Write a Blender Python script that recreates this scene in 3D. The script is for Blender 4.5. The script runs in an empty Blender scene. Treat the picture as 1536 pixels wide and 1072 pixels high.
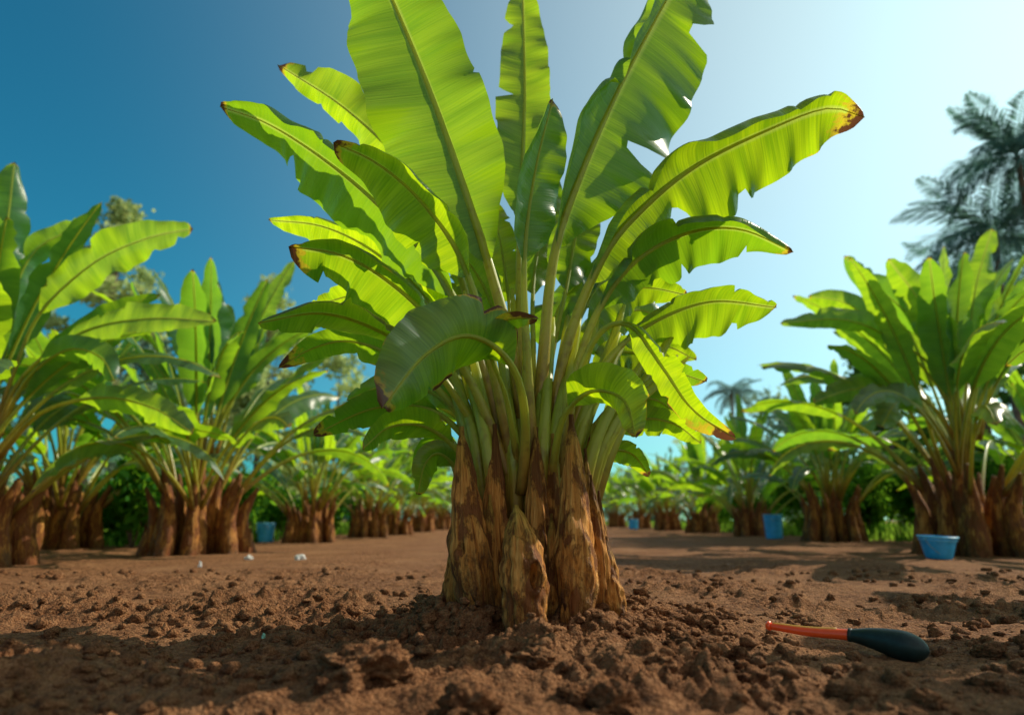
import bpy, bmesh, math, random
import numpy as np
from mathutils import Vector, Matrix
R = math.radians
C = bpy.context.scene.collection
PI = math.pi
FP = 1024.0
TP = 0.2373
pit = math.atan(TP)
CAM = Vector((0, 0, 0.5))
FWD = Vector((0, math.cos(pit), math.sin(pit)))
UP = Vector((0, -math.sin(pit), math.cos(pit)))
def P(px, py, Y):
    d = Vector((1, 0, 0))*((px-768)/FP) + FWD + UP*((536-py)/FP)
    return CAM + d*(Y/d.y)

# ---------------------------------------------------------------- noise
_rs = np.random.RandomState(7)
_T = _rs.rand(256, 256)
def vnoise(x, y):
    xi = np.floor(x).astype(int); yi = np.floor(y).astype(int)
    fx = x-xi; fy = y-yi
    fx = fx*fx*(3-2*fx); fy = fy*fy*(3-2*fy)
    a = _T[xi & 255, yi & 255]; b = _T[(xi+1) & 255, yi & 255]
    c = _T[xi & 255, (yi+1) & 255]; d = _T[(xi+1) & 255, (yi+1) & 255]
    return (a*(1-fx)+b*fx)*(1-fy)+(c*(1-fx)+d*fx)*fy
BUMPS = [(0.10, 3.55, .60, .10), (-.55, 2.25, .22, .09), (-.2, 2.2, .15, .06), (.62, 2.75, .16, .07), (.30, 3.0, .2, .03), (.45, 2.2, .13, .05),
         (-.75, 2.9, .2, .05), (1.0, 3.5, .25, .05), (-1.4, 2.5, .25, .05), (.55, 3.2, .12, .05), (-.4, 3.3, .15, .05), (.05, 2.5, .2, .04), (1.2, 2.4, .2, .04)]
def gh(x, y):
    x = np.asarray(x, float); y = np.asarray(y, float)
    n1 = vnoise(x*.9+11, y*.9+5)-.5
    n2 = vnoise(x*3.1+31, y*3.1+9)-.5
    n3 = vnoise(x*8+3, y*8+77)
    n4 = vnoise(x*19+13, y*19+17)
    n5 = vnoise(x*45+1, y*45+2)
    n6 = vnoise(x*80+41, y*80+12)
    near = np.clip(1-(np.hypot(x, y-3)-2.0)/7, .25, 1)
    cl = vnoise(x*1.7+50, y*1.7+60)
    cl = np.clip((cl-.30)*2.4, 0.2, 1)
    fore = np.clip((3.6-y)/1.4, 0, 1)*.5+1
    clod = np.clip(n3-.42, 0, 1)
    h = n1*.05+n2*.05*near+near*cl*fore*(clod*.11+np.clip(n4-.42, 0, 1)*.075+np.clip(n5-.45, 0, 1)*.045+n6*.012)
    for bx, by, r, a in BUMPS:
        h = h+a*np.exp(-((x-bx)**2+(y-by)**2)/(r*r))*(.7+.6*n3)
    return h-.03
def g(x, y): return float(gh(x, y))

# ---------------------------------------------------------------- materials
def newmat(name):
    m = bpy.data.materials.new(name); m.use_nodes = True
    nt = m.node_tree; nt.nodes.clear()
    out = nt.nodes.new('ShaderNodeOutputMaterial')
    return m, nt, out
def nd(nt, typ, ins=None, **kw):
    n = nt.nodes.new(typ)
    for k, v in kw.items(): setattr(n, k, v)
    if ins:
        for k, v in ins.items():
            if isinstance(v, bpy.types.NodeSocket): nt.links.new(v, n.inputs[k])
            else: n.inputs[k].default_value = v
    return n
def ramp(nt, fac, stops, interp='LINEAR'):
    r = nt.nodes.new('ShaderNodeValToRGB'); e = r.color_ramp; e.interpolation = interp
    while len(e.elements) < len(stops): e.elements.new(.5)
    for i, (p, c) in enumerate(stops):
        e.elements[i].position = p; e.elements[i].color = (*c, 1)
    nt.links.new(fac, r.inputs[0]); return r.outputs[0]
def mixc(nt, f, a, b, bt='MIX'):
    n = nt.nodes.new('ShaderNodeMix'); n.data_type = 'RGBA'; n.blend_type = bt
    for s, v in ((0, f), (6, a), (7, b)):
        if isinstance(v, bpy.types.NodeSocket): nt.links.new(v, n.inputs[s])
        elif s == 0: n.inputs[0].default_value = v
        else: n.inputs[s].default_value = (*v, 1)
    return n.outputs[2]
def math_(nt, op, a, b=0.0, clamp=False):
    n = nt.nodes.new('ShaderNodeMath'); n.operation = op; n.use_clamp = clamp
    for i, v in enumerate((a, b)):
        if isinstance(v, bpy.types.NodeSocket): nt.links.new(v, n.inputs[i])
        else: n.inputs[i].default_value = v
    return n.outputs[0]

def leaf_material(name, dark, light, tr, trans=.55, rough=.42):
    m, nt, out = newmat(name)
    uv = nd(nt, 'ShaderNodeUVMap').outputs[0]
    sep = nd(nt, 'ShaderNodeSeparateXYZ', {0: uv})
    u, v = sep.outputs[0], sep.outputs[1]
    au = math_(nt, 'ABSOLUTE', math_(nt, 'SUBTRACT', u, .5))
    vv = math_(nt, 'SUBTRACT', v, math_(nt, 'MULTIPLY', au, .16))
    cmb = nd(nt, 'ShaderNodeCombineXYZ', {0: math_(nt, 'MULTIPLY', vv, 95.0), 1: math_(nt, 'MULTIPLY', u, 1.2)})
    vein = nd(nt, 'ShaderNodeTexNoise', {'Vector': cmb.outputs[0], 'Scale': 1.0, 'Detail': 2.0, 'Roughness': .6}).outputs[0]
    cmb2 = nd(nt, 'ShaderNodeCombineXYZ', {0: math_(nt, 'MULTIPLY', vv, 9.0), 1: math_(nt, 'MULTIPLY', u, 1.2)})
    band = nd(nt, 'ShaderNodeTexNoise', {'Vector': cmb2.outputs[0], 'Scale': 1.0, 'Detail': 1.0}).outputs[0]
    oi = nd(nt, 'ShaderNodeObjectInfo').outputs['Random']
    tc = nd(nt, 'ShaderNodeTexCoord').outputs['Object']
    f = math_(nt, 'ADD', math_(nt, 'MULTIPLY', vein, .55), math_(nt, 'MULTIPLY', band, .45))
    base = ramp(nt, f, [(.38, dark), (.60, light)])
    base = mixc(nt, math_(nt, 'MULTIPLY', oi, .25), base, (light[0]*1.6, light[1]*1.05, light[2]*.7))
    trc = ramp(nt, f, [(.36, (tr[0]*.50, tr[1]*.64, tr[2]*.8)), (.60, tr)])
    trc = mixc(nt, math_(nt, 'MULTIPLY', oi, .85), trc, (tr[0]*.30, tr[1]*.50, tr[2]*1.5))
    mr = math_(nt, 'MULTIPLY', math_(nt, 'SUBTRACT', .036, au, True), 25.0, True)
    base = mixc(nt, mr, base, (.36, .46, .10)); trc = mixc(nt, mr, trc, (.85, .92, .16))
    dry = nd(nt, 'ShaderNodeAttribute', attribute_name='dry').outputs['Fac']
    fine = nd(nt, 'ShaderNodeTexNoise', {'Vector': tc, 'Scale': 22.0, 'Detail': 5.0, 'Roughness': .65}).outputs[0]
    dr = math_(nt, 'ADD', dry, math_(nt, 'MULTIPLY', math_(nt, 'SUBTRACT', fine, .5), .95))
    spots = math_(nt, 'MULTIPLY', math_(nt, 'SUBTRACT', fine, .66, True), 6.0, True)
    base = mixc(nt, math_(nt, 'MULTIPLY', spots, .6), base, (.16, .10, .03))
    yf = ramp(nt, dr, [(.34, (0, 0, 0)), (.46, (1, 1, 1))])
    bf = ramp(nt, dr, [(.52, (0, 0, 0)), (.64, (1, 1, 1))])
    base = mixc(nt, yf, base, (.38, .29, .03)); base = mixc(nt, bf, base, (.14, .065, .03))
    trc = mixc(nt, yf, trc, (.80, .60, .03)); trc = mixc(nt, bf, trc, (.14, .05, .02))
    bmp = nd(nt, 'ShaderNodeBump', {'Strength': .45, 'Distance': .01, 'Height': f})
    pr = nd(nt, 'ShaderNodeBsdfPrincipled', {'Base Color': base, 'Roughness': rough, 'Specular IOR Level': .6, 'Normal': bmp.outputs[0]})
    tl = nd(nt, 'ShaderNodeBsdfTranslucent', {'Color': trc, 'Normal': bmp.outputs[0]})
    mx = nd(nt, 'ShaderNodeMixShader', {0: trans, 1: pr.outputs[0], 2: tl.outputs[0]})
    nt.links.new(mx.outputs[0], out.inputs[0]); return m

def petiole_material(name):
    m, nt, out = newmat(name)
    uv = nd(nt, 'ShaderNodeUVMap').outputs[0]
    sep = nd(nt, 'ShaderNodeSeparateXYZ', {0: uv}); v = sep.outputs[1]
    cmb = nd(nt, 'ShaderNodeCombineXYZ', {0: math_(nt, 'MULTIPLY', sep.outputs[0], 12.0), 1: math_(nt, 'MULTIPLY', v, 7.0)})
    n = nd(nt, 'ShaderNodeTexNoise', {'Vector': cmb.outputs[0], 'Scale': 1.0, 'Detail': 2.0}).outputs[0]
    tc = nd(nt, 'ShaderNodeTexCoord').outputs['Object']
    n2 = nd(nt, 'ShaderNodeTexNoise', {'Vector': tc, 'Scale': 14.0, 'Detail': 3.0}).outputs[0]
    vv = math_(nt, 'ADD', v, math_(nt, 'MULTIPLY', math_(nt, 'SUBTRACT', n2, .5), .25))
    c = ramp(nt, vv, [(0.02, (.24, .085, .02)), (.12, (.44, .26, .04)), (.26, (.46, .50, .05)), (.6, (.38, .56, .06)), (1, (.52, .64, .11))])
    c = mixc(nt, math_(nt, 'MULTIPLY', n, .6), c, (.17, .22, .02), 'MIX')
    sp = math_(nt, 'MULTIPLY', math_(nt, 'SUBTRACT', n2, .54, True), 8.0, True)
    c = mixc(nt, math_(nt, 'MULTIPLY', sp, math_(nt, 'SUBTRACT', .75, v, True)), c, (.14, .045, .015))
    b = nd(nt, 'ShaderNodeBump', {'Strength': .5, 'Distance': .01, 'Height': n})
    pr = nd(nt, 'ShaderNodeBsdfPrincipled', {'Base Color': c, 'Roughness': .36, 'Normal': b.outputs[0]})
    tl = nd(nt, 'ShaderNodeBsdfTranslucent', {'Color': (.85, .82, .10, 1)})
    tf = ramp(nt, v, [(.0, (.12, .12, .12)), (.45, (.32, .32, .32)), (.8, (.6, .6, .6))])
    mx = nd(nt, 'ShaderNodeMixShader', {0: tf, 1: pr.outputs[0], 2: tl.outputs[0]})
    nt.links.new(mx.outputs[0], out.inputs[0]); return m

def stem_material(name, k=1.0, green=.62, dpt=.535):
    m, nt, out = newmat(name)
    uv = nd(nt, 'ShaderNodeUVMap').outputs[0]
    sep = nd(nt, 'ShaderNodeSeparateXYZ', {0: uv}); v = sep.outputs[1]
    cmb = nd(nt, 'ShaderNodeCombineXYZ', {0: math_(nt, 'MULTIPLY', sep.outputs[0], 34.0), 1: math_(nt, 'MULTIPLY', v, 3.0)})
    fib = nd(nt, 'ShaderNodeTexNoise', {'Vector': cmb.outputs[0], 'Scale': 1.0, 'Detail': 6.0, 'Roughness': .7}).outputs[0]
    tc = nd(nt, 'ShaderNodeTexCoord').outputs['Object']
    tcs = nd(nt, 'ShaderNodeMapping', {0: tc}); tcs.inputs['Scale'].default_value = (1, 1, .4)
    n2 = nd(nt, 'ShaderNodeTexNoise', {'Vector': tcs.outputs[0], 'Scale': 10.0, 'Detail': 7.0, 'Roughness': .68}).outputs[0]
    n3 = nd(nt, 'ShaderNodeTexNoise', {'Vector': tc, 'Scale': 60.0, 'Detail': 4.0}).outputs[0]
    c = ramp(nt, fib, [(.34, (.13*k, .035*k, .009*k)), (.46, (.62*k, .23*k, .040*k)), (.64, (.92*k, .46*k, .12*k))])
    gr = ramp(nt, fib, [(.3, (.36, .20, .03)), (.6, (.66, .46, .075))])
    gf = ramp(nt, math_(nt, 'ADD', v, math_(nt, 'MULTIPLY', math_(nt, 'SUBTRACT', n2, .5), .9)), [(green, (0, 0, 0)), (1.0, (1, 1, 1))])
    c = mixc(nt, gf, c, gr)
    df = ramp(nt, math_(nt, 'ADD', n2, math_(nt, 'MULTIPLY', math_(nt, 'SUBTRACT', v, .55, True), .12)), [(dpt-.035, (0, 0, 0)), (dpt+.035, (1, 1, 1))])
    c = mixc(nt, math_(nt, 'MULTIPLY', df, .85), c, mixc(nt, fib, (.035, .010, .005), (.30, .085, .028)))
    mudv = math_(nt, 'ADD', v, math_(nt, 'MULTIPLY', math_(nt, 'SUBTRACT', n2, .5), 1.6))
    mf = ramp(nt, mudv, [(.0, (1, 1, 1)), (.19, (.0, .0, .0))])
    c = mixc(nt, mf, c, mixc(nt, n3, (.07, .030, .012), (.24, .105, .045)))
    hh = math_(nt, 'ADD', math_(nt, 'SUBTRACT', math_(nt, 'MULTIPLY', fib, 1.4), math_(nt, 'MULTIPLY', df, .6)), math_(nt, 'MULTIPLY', math_(nt, 'MULTIPLY', mf, n3), 1.4))
    b = nd(nt, 'ShaderNodeBump', {'Strength': 1.0, 'Distance': .024, 'Height': hh})
    pr = nd(nt, 'ShaderNodeBsdfPrincipled', {'Base Color': c, 'Roughness': .6, 'Specular IOR Level': .18, 'Normal': b.outputs[0]})
    nt.links.new(pr.outputs[0], out.inputs[0]); return m

def soil_material(name):
    m, nt, out = newmat(name)
    tc = nd(nt, 'ShaderNodeNewGeometry').outputs['Position']
    a = nd(nt, 'ShaderNodeTexNoise', {'Vector': tc, 'Scale': 1.1, 'Detail': 3.0}).outputs[0]
    b_ = nd(nt, 'ShaderNodeTexNoise', {'Vector': tc, 'Scale': 24.0, 'Detail': 6.0, 'Roughness': .7}).outputs[0]
    c_ = nd(nt, 'ShaderNodeTexVoronoi', {'Vector': tc, 'Scale': 70.0, 'Randomness': 1.0}).outputs[0]
    d_ = nd(nt, 'ShaderNodeTexNoise', {'Vector': tc, 'Scale': 150.0, 'Detail': 3.0, 'Roughness': .7}).outputs[0]
    c = ramp(nt, b_, [(.32, (.055, .019, .008)), (.52, (.28, .118, .048)), (.72, (.52, .26, .12))])
    c = mixc(nt, math_(nt, 'MULTIPLY', math_(nt, 'SUBTRACT', a, .45, True), 2.2, True), c, (.46, .23, .105))
    c = mixc(nt, math_(nt, 'MULTIPLY', math_(nt, 'SUBTRACT', .5, d_, True), 3.2, True), c, (.05, .018, .008))
    c = mixc(nt, math_(nt, 'MULTIPLY', math_(nt, 'SUBTRACT', d_, .57, True), 3.5, True), c, (.72, .44, .25))
    h = math_(nt, 'ADD', math_(nt, 'MULTIPLY', b_, 1.1), math_(nt, 'ADD', math_(nt, 'MULTIPLY', c_, -.6), math_(nt, 'MULTIPLY', d_, .5)))
    b = nd(nt, 'ShaderNodeBump', {'Strength': 1.0, 'Distance': .035, 'Height': h})
    pr = nd(nt, 'ShaderNodeBsdfPrincipled', {'Base Color': c, 'Roughness': .93, 'Specular IOR Level': .12, 'Normal': b.outputs[0]})
    nt.links.new(pr.outputs[0], out.inputs[0]); return m

def simple_mat(name, col, rough=.5, var=.25, scale=20, spec=.5):
    m, nt, out = newmat(name)
    tc = nd(nt, 'ShaderNodeTexCoord').outputs['Object']
    n = nd(nt, 'ShaderNodeTexNoise', {'Vector': tc, 'Scale': float(scale), 'Detail': 4.0}).outputs[0]
    c = ramp(nt, n, [(.3, tuple(x*(1-var) for x in col)), (.7, tuple(min(1, x*(1+var)) for x in col))])
    b = nd(nt, 'ShaderNodeBump', {'Strength': .2, 'Distance': .01, 'Height': n})
    pr = nd(nt, 'ShaderNodeBsdfPrincipled', {'Base Color': c, 'Roughness': rough, 'Specular IOR Level': spec, 'Normal': b.outputs[0]})
    nt.links.new(pr.outputs[0], out.inputs[0]); return m

def foliage_mat(name, col, trc, trans=.4):
    m, nt, out = newmat(name)
    at = nd(nt, 'ShaderNodeAttribute', attribute_name='dry').outputs['Fac']
    c = ramp(nt, at, [(.1, tuple(x*.5 for x in col)), (.5, col), (.95, (min(1, col[0]*1.8), min(1, col[1]*1.5), min(1, col[2]*1.2)))])
    t = ramp(nt, at, [(.1, tuple(x*.55 for x in trc)), (.8, trc)])
    pr = nd(nt, 'ShaderNodeBsdfDiffuse', {'Color': c})
    tl = nd(nt, 'ShaderNodeBsdfTranslucent', {'Color': t})
    mx = nd(nt, 'ShaderNodeMixShader', {0: trans, 1: pr.outputs[0], 2: tl.outputs[0]})
    nt.links.new(mx.outputs[0], out.inputs[0]); return m

M = {}
M['leaf'] = leaf_material('banana_leaf', (.008, .050, .036), (.022, .105, .060), (.78, 1.0, .006), .54, .30)
M['leafbg'] = leaf_material('banana_leaf_row', (.016, .075, .045), (.045, .15, .07), (.70, .98, .015), .5, .34)
M['petiole'] = petiole_material('banana_petiole')
M['stem'] = stem_material('banana_stem')
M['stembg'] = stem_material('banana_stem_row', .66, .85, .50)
M['soil'] = soil_material('soil')
M['blue'] = simple_mat('blue_plastic', (.05, .42, .80), .38, .2, 9)
M['bluein'] = simple_mat('blue_plastic_light', (.18, .58, .86), .4, .15, 9)
M['wire'] = simple_mat('wire', (.4, .4, .42), .35, .1, 40)
M['orange'] = simple_mat('orange_paint', (1.0, .10, .018), .25, .05, 30)
M['yellow'] = simple_mat('yellow_edge', (1.0, .48, .08), .4, .1, 30)
M['black'] = simple_mat('black_rubber', (.010, .026, .023), .45, .3, 30, .35)
M['white'] = simple_mat('white_scrap', (.8, .78, .74), .6, .12, 30)
M['mint'] = simple_mat('mint_scrap', (.25, .55, .40), .6, .1, 30)
M['bark'] = simple_mat('bark', (.16, .11, .08), .9, .4, 6)
M['palm'] = foliage_mat('palm_frond', (.11, .22, .23), (.22, .44, .34), .4)  # blue-green lightened to paint distance haze into the fronds
M['palmfar'] = foliage_mat('palm_frond_far', (.26, .46, .50), (.38, .64, .60), .4)  # paler far version, more haze painted into the colour
M['tree_d'] = foliage_mat('tree_dark', (.06, .14, .035), (.25, .45, .05), .4)
M['tree_y'] = foliage_mat('tree_yellow', (.30, .42, .18), (.66, .76, .26), .45)  # own yellow-green, lightened with painted distance haze
M['haze'] = foliage_mat('tree_hazy', (.24, .40, .32), (.46, .64, .40), .4)  # aerial haze painted into the pale leaf colour
M['shrub'] = foliage_mat('shrub_leaf', (.03, .12, .02), (.26, .55, .03), .5)
M['grass'] = foliage_mat('grass', (.06, .16, .03), (.35, .6, .05), .45)

# ---------------------------------------------------------------- object helpers
def mesh_obj(name, verts, faces, mat, parent=None, uvs=None, attr=None, smooth=True):
    me = bpy.data.meshes.new(name)
    me.from_pydata([tuple(v) for v in verts], [], faces)
    if uvs is not None:
        ul = me.uv_layers.new(name='UVMap')
        li = np.empty(len(me.loops), int); me.loops.foreach_get('vertex_index', li)
        ul.data.foreach_set('uv', np.asarray(uvs, float)[li].ravel())
    if attr is not None:
        a = me.attributes.new('dry', 'FLOAT', 'POINT'); a.data.foreach_set('value', np.asarray(attr, float))
    if smooth: me.polygons.foreach_set('use_smooth', [True]*len(me.polygons))
    me.materials.append(M[mat]); me.update()
    o = bpy.data.objects.new(name, me); C.objects.link(o)
    if parent: o.parent = parent
    return o
def tag(o, label=None, cat=None, group=None, kind=None):
    if label: o['label'] = label
    if cat: o['category'] = cat
    if group: o['group'] = group
    if kind: o['kind'] = kind
    return o
def empty(name, loc=(0, 0, 0), rz=0, sc=1):
    o = bpy.data.objects.new(name, None); C.objects.link(o)
    o.location = loc; o.rotation_euler = (0, 0, rz); o.scale = (sc, sc, sc); o.empty_display_size = .1
    return o
def dup(root, loc, rz=0, sc=1):
    r = root.copy(); C.objects.link(r); r.location = loc; r.rotation_euler = (0, 0, rz); r.scale = (sc, sc, sc)
    for ch in list(root.children):
        c = ch.copy(); C.objects.link(c); c.parent = r
        for gg in list(ch.children):
            d = gg.copy(); C.objects.link(d); d.parent = c
    return r
def spline(pts, n):
    pts = [Vector(p) for p in pts]
    q = [pts[0]*2-pts[1]]+pts+[pts[-1]*2-pts[-2]]
    raw = []
    for i in range(1, len(q)-2):
        a, b, c, d = q[i-1], q[i], q[i+1], q[i+2]
        for k in range(16):
            t = k/16
            raw.append(.5*((2*b)+(c-a)*t+(2*a-5*b+4*c-d)*t*t+(3*b-a-3*c+d)*t**3))
    raw.append(pts[-1])
    L = [0]
    for i in range(1, len(raw)): L.append(L[-1]+(raw[i]-raw[i-1]).length)
    out = []; j = 0
    for i in range(n+1):
        s = L[-1]*i/n
        while j < len(L)-2 and L[j+1] < s: j += 1
        f = (s-L[j])/max(1e-9, L[j+1]-L[j]); out.append(raw[j].lerp(raw[j+1], min(1, max(0, f))))
    return out, L[-1]
def tangents(pts):
    n = len(pts); return [(pts[min(n-1, i+1)]-pts[max(0, i-1)]).normalized() for i in range(n)]
def tube(name, pts, rad, mat, parent=None, seg=8, groove=0, lump=0, seed=0, cap=True, ridge=0, dent=None):
    rnd = random.Random(seed)
    T = tangents(pts); ref = Vector((0, 0, 1)) if abs(T[0].z) < .9 else Vector((1, 0, 0))
    X = (ref-T[0]*ref.dot(T[0])).normalized()
    V = []; U = []; F = []; n = len(pts)
    ph = [rnd.uniform(0, 6.28) for _ in range(8)]; k7 = rnd.choice((6, 7, 8))
    for i, p in enumerate(pts):
        t = i/(n-1); X = (X-T[i]*X.dot(T[i])).normalized(); Y = T[i].cross(X)
        r0 = rad(t)
        for k in range(seg+1):
            a = 2*PI*k/seg
            r = r0*(1+lump*(.5*math.sin(2*a+ph[0]+3*t)+.3*math.sin(3*a+ph[1]-4*t)+.35*math.sin(5*a+ph[2]+6*t)+.3*math.sin(9*t+ph[3]+a)))
            if ridge: r *= 1+ridge*(abs(math.sin(k7*.5*a+ph[4]+1.3*t))-.5)+ridge*.5*math.sin(13*a+ph[5]+2*t)+ridge*.7*math.sin(21*t+3*a+ph[6])+ridge*.5*math.sin(47*t+5*a+ph[7])
            q = p+X*math.cos(a)*r+Y*math.sin(a)*r*(1-groove)
            if dent:
                dc, dr, dd, dirn = dent
                e = (q-dc); e2 = (e.x/dr[0])**2+(e.z/dr[1])**2
                if e.y < dr[0]*1.2 and e2 < 2.2: q = q+dirn*(dd*math.exp(-e2*1.6)-dd*.4*math.exp(-(e2-1.3)**2*4))
            V.append(q); U.append((k/seg, t))
    for i in range(n-1):
        for k in range(seg):
            a = i*(seg+1)+k; F.append((a, a+1, a+seg+2, a+seg+1))
    if cap:
        V.append(pts[-1]+T[-1]*rad(1)*.3); U.append((.5, 1)); c = len(V)-1
        for k in range(seg): a = (n-1)*(seg+1)+k; F.append((a, a+1, c))
        V.append(pts[0]); U.append((.5, 0)); c = len(V)-1
        for k in range(seg): F.append((k+1, k, c))
    return mesh_obj(name, V, F, mat, parent, U)

def blade(pts, S, N, W, aL, aR, seed, mat, parent, m=6, ntear=4, deep=.5, tip=.06, dryness=.25, curlL=-.4, curlR=-.4, ripple=.012, tears=None, prof=None, basew=.15, und=.16):
    rnd = random.Random(seed)
    n = len(pts)-1; L = sum((pts[i+1]-pts[i]).length for i in range(n))
    V = []; U = []; D = []; F = []
    tl_, tr_ = tip*rnd.uniform(.5, 1.6), tip*rnd.uniform(.5, 1.6)
    if prof is None:
        prof = lambda t: max(0, math.sin(PI*min(1, t**.82)))**.5*min(1, .35+t/basew*.65)
    for i in range(n+1): V.append(pts[i]); U.append((.5, L*i/n)); t = i/n; D.append(max(0, (t-1+tip)/max(tip, 1e-3))*.9 if tip else 0)
    for si, s in enumerate((-1, 1)):
        a0 = (aL, aR)[si]; curl = (curlL, curlR)[si]; ww = W[si]; tip2 = (tl_, tr_)[si]
        tr = []
        if tears is not None:
            for q in tears:
                if q[0] == si: tr.append((q[1], q[2], q[3]))
        for k in range(ntear): tr.append((rnd.uniform(.12, .95), rnd.uniform(.15, 1)*deep, rnd.uniform(.006, .02)))
        tr.sort(); offs = [rnd.uniform(-.32, .32) for _ in range(len(tr)+1)]
        lens = [rnd.uniform(.87, 1.06) for _ in range(len(tr)+1)]
        ph = rnd.uniform(0, 6.28); ph2 = rnd.uniform(0, 6.28); fr = rnd.uniform(5, 8); ph3 = rnd.uniform(0, 6.28)
        eph = rnd.uniform(0, 6.28)
        base = len(V)
        for i in range(n+1):
            t = i/n; off = offs[0]; ln = lens[0]
            for q, (tc, dp, tw) in enumerate(tr):
                x = min(1, max(0, (t-tc)/(tw*.8)+.5)); off += (offs[q+1]-offs[q])*x; ln += (lens[q+1]-lens[q])*x
            w = ww(t)*prof(t)*ln
            cut = 1
            for tc, dp, tw in tr:
                cut = min(cut, 1-dp*max(0, 1-abs(t-tc)/tw)**.7)
            w *= cut
            w *= 1+.015*math.sin(60*t+ph)+.02*math.sin(33*t+ph2)
            p = pts[i].copy()
            for j in range(1, m+1):
                u = j/m; a = a0+off*u+curl*(u-.3)*(1 if u > .3 else .5)+und*(math.sin(fr*t*L+ph)+.6*math.sin(fr*2.3*t*L+ph3))*u
                p = p+(S[i]*s*math.cos(a)+N[i]*math.sin(a))*(w/m)
                q = p+N[i]*(ripple*u*math.sin(26*t*L+ph2+u)+ripple*.6*u*math.sin(57*t*L+ph))
                V.append(q); U.append((.5+.5*s*u*w/max(ww(t), 1e-4), L*t+.04*u))
                e = 0.0
                if u > .8:
                    pat = math.sin(7*t+eph)+.6*math.sin(17*t+ph)+.4*math.sin(41*t+ph2)
                    e = dryness*max(0, .15+pat*1.0)*(1 if u == 1 else .4)
                td = 0
                if tip2: td = max(0, (t-1+tip2*(1+.5*u))/(tip2*(1+.5*u)))*.85
                ce = (1-cut)*.4*(1 if u > .7 else 0)*min(1, dryness*2)
                D.append(min(1, max(e, td, ce)))
        for i in range(n):
            for j in range(m):
                a = i if j == 0 else base+i*m+j-1; b = base+i*m+j
                c = base+(i+1)*m+j; d = i+1 if j == 0 else base+(i+1)*m+j-1
                F.append((a, b, c, d) if s > 0 else (a, d, c, b))
    return mesh_obj('leaf', V, F, mat, parent, U, D)

def shell(name, base, top, r0, r1, az, arc, lean, mat, parent, seed=0, n=16, seg=8):
    rnd = random.Random(seed); V = []; U = []; F = []
    for i in range(n+1):
        t = i/n; c = base.lerp(top, t)
        out = Vector((math.cos(az), math.sin(az), 0))
        c = c+out*(lean*t*t)
        r = r0*(1-t)+r1*t; ar = arc*(1-t**2.2)+.05
        for k in range(seg+1):
            a = az+ar*(k/seg-.5)*2+.12*math.sin(t*9+seed)*(1-t)
            rr = r*(1.03+.05*math.sin(k*2.2+seed)+.03*math.sin(t*11+k))
            V.append(c+Vector((math.cos(a), math.sin(a), 0))*rr); U.append((k/seg*.5, t))
    for i in range(n):
        for k in range(seg):
            a = i*(seg+1)+k; F.append((a, a+1, a+seg+2, a+seg+1))
    return mesh_obj(name, V, F, mat, parent, U)

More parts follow.
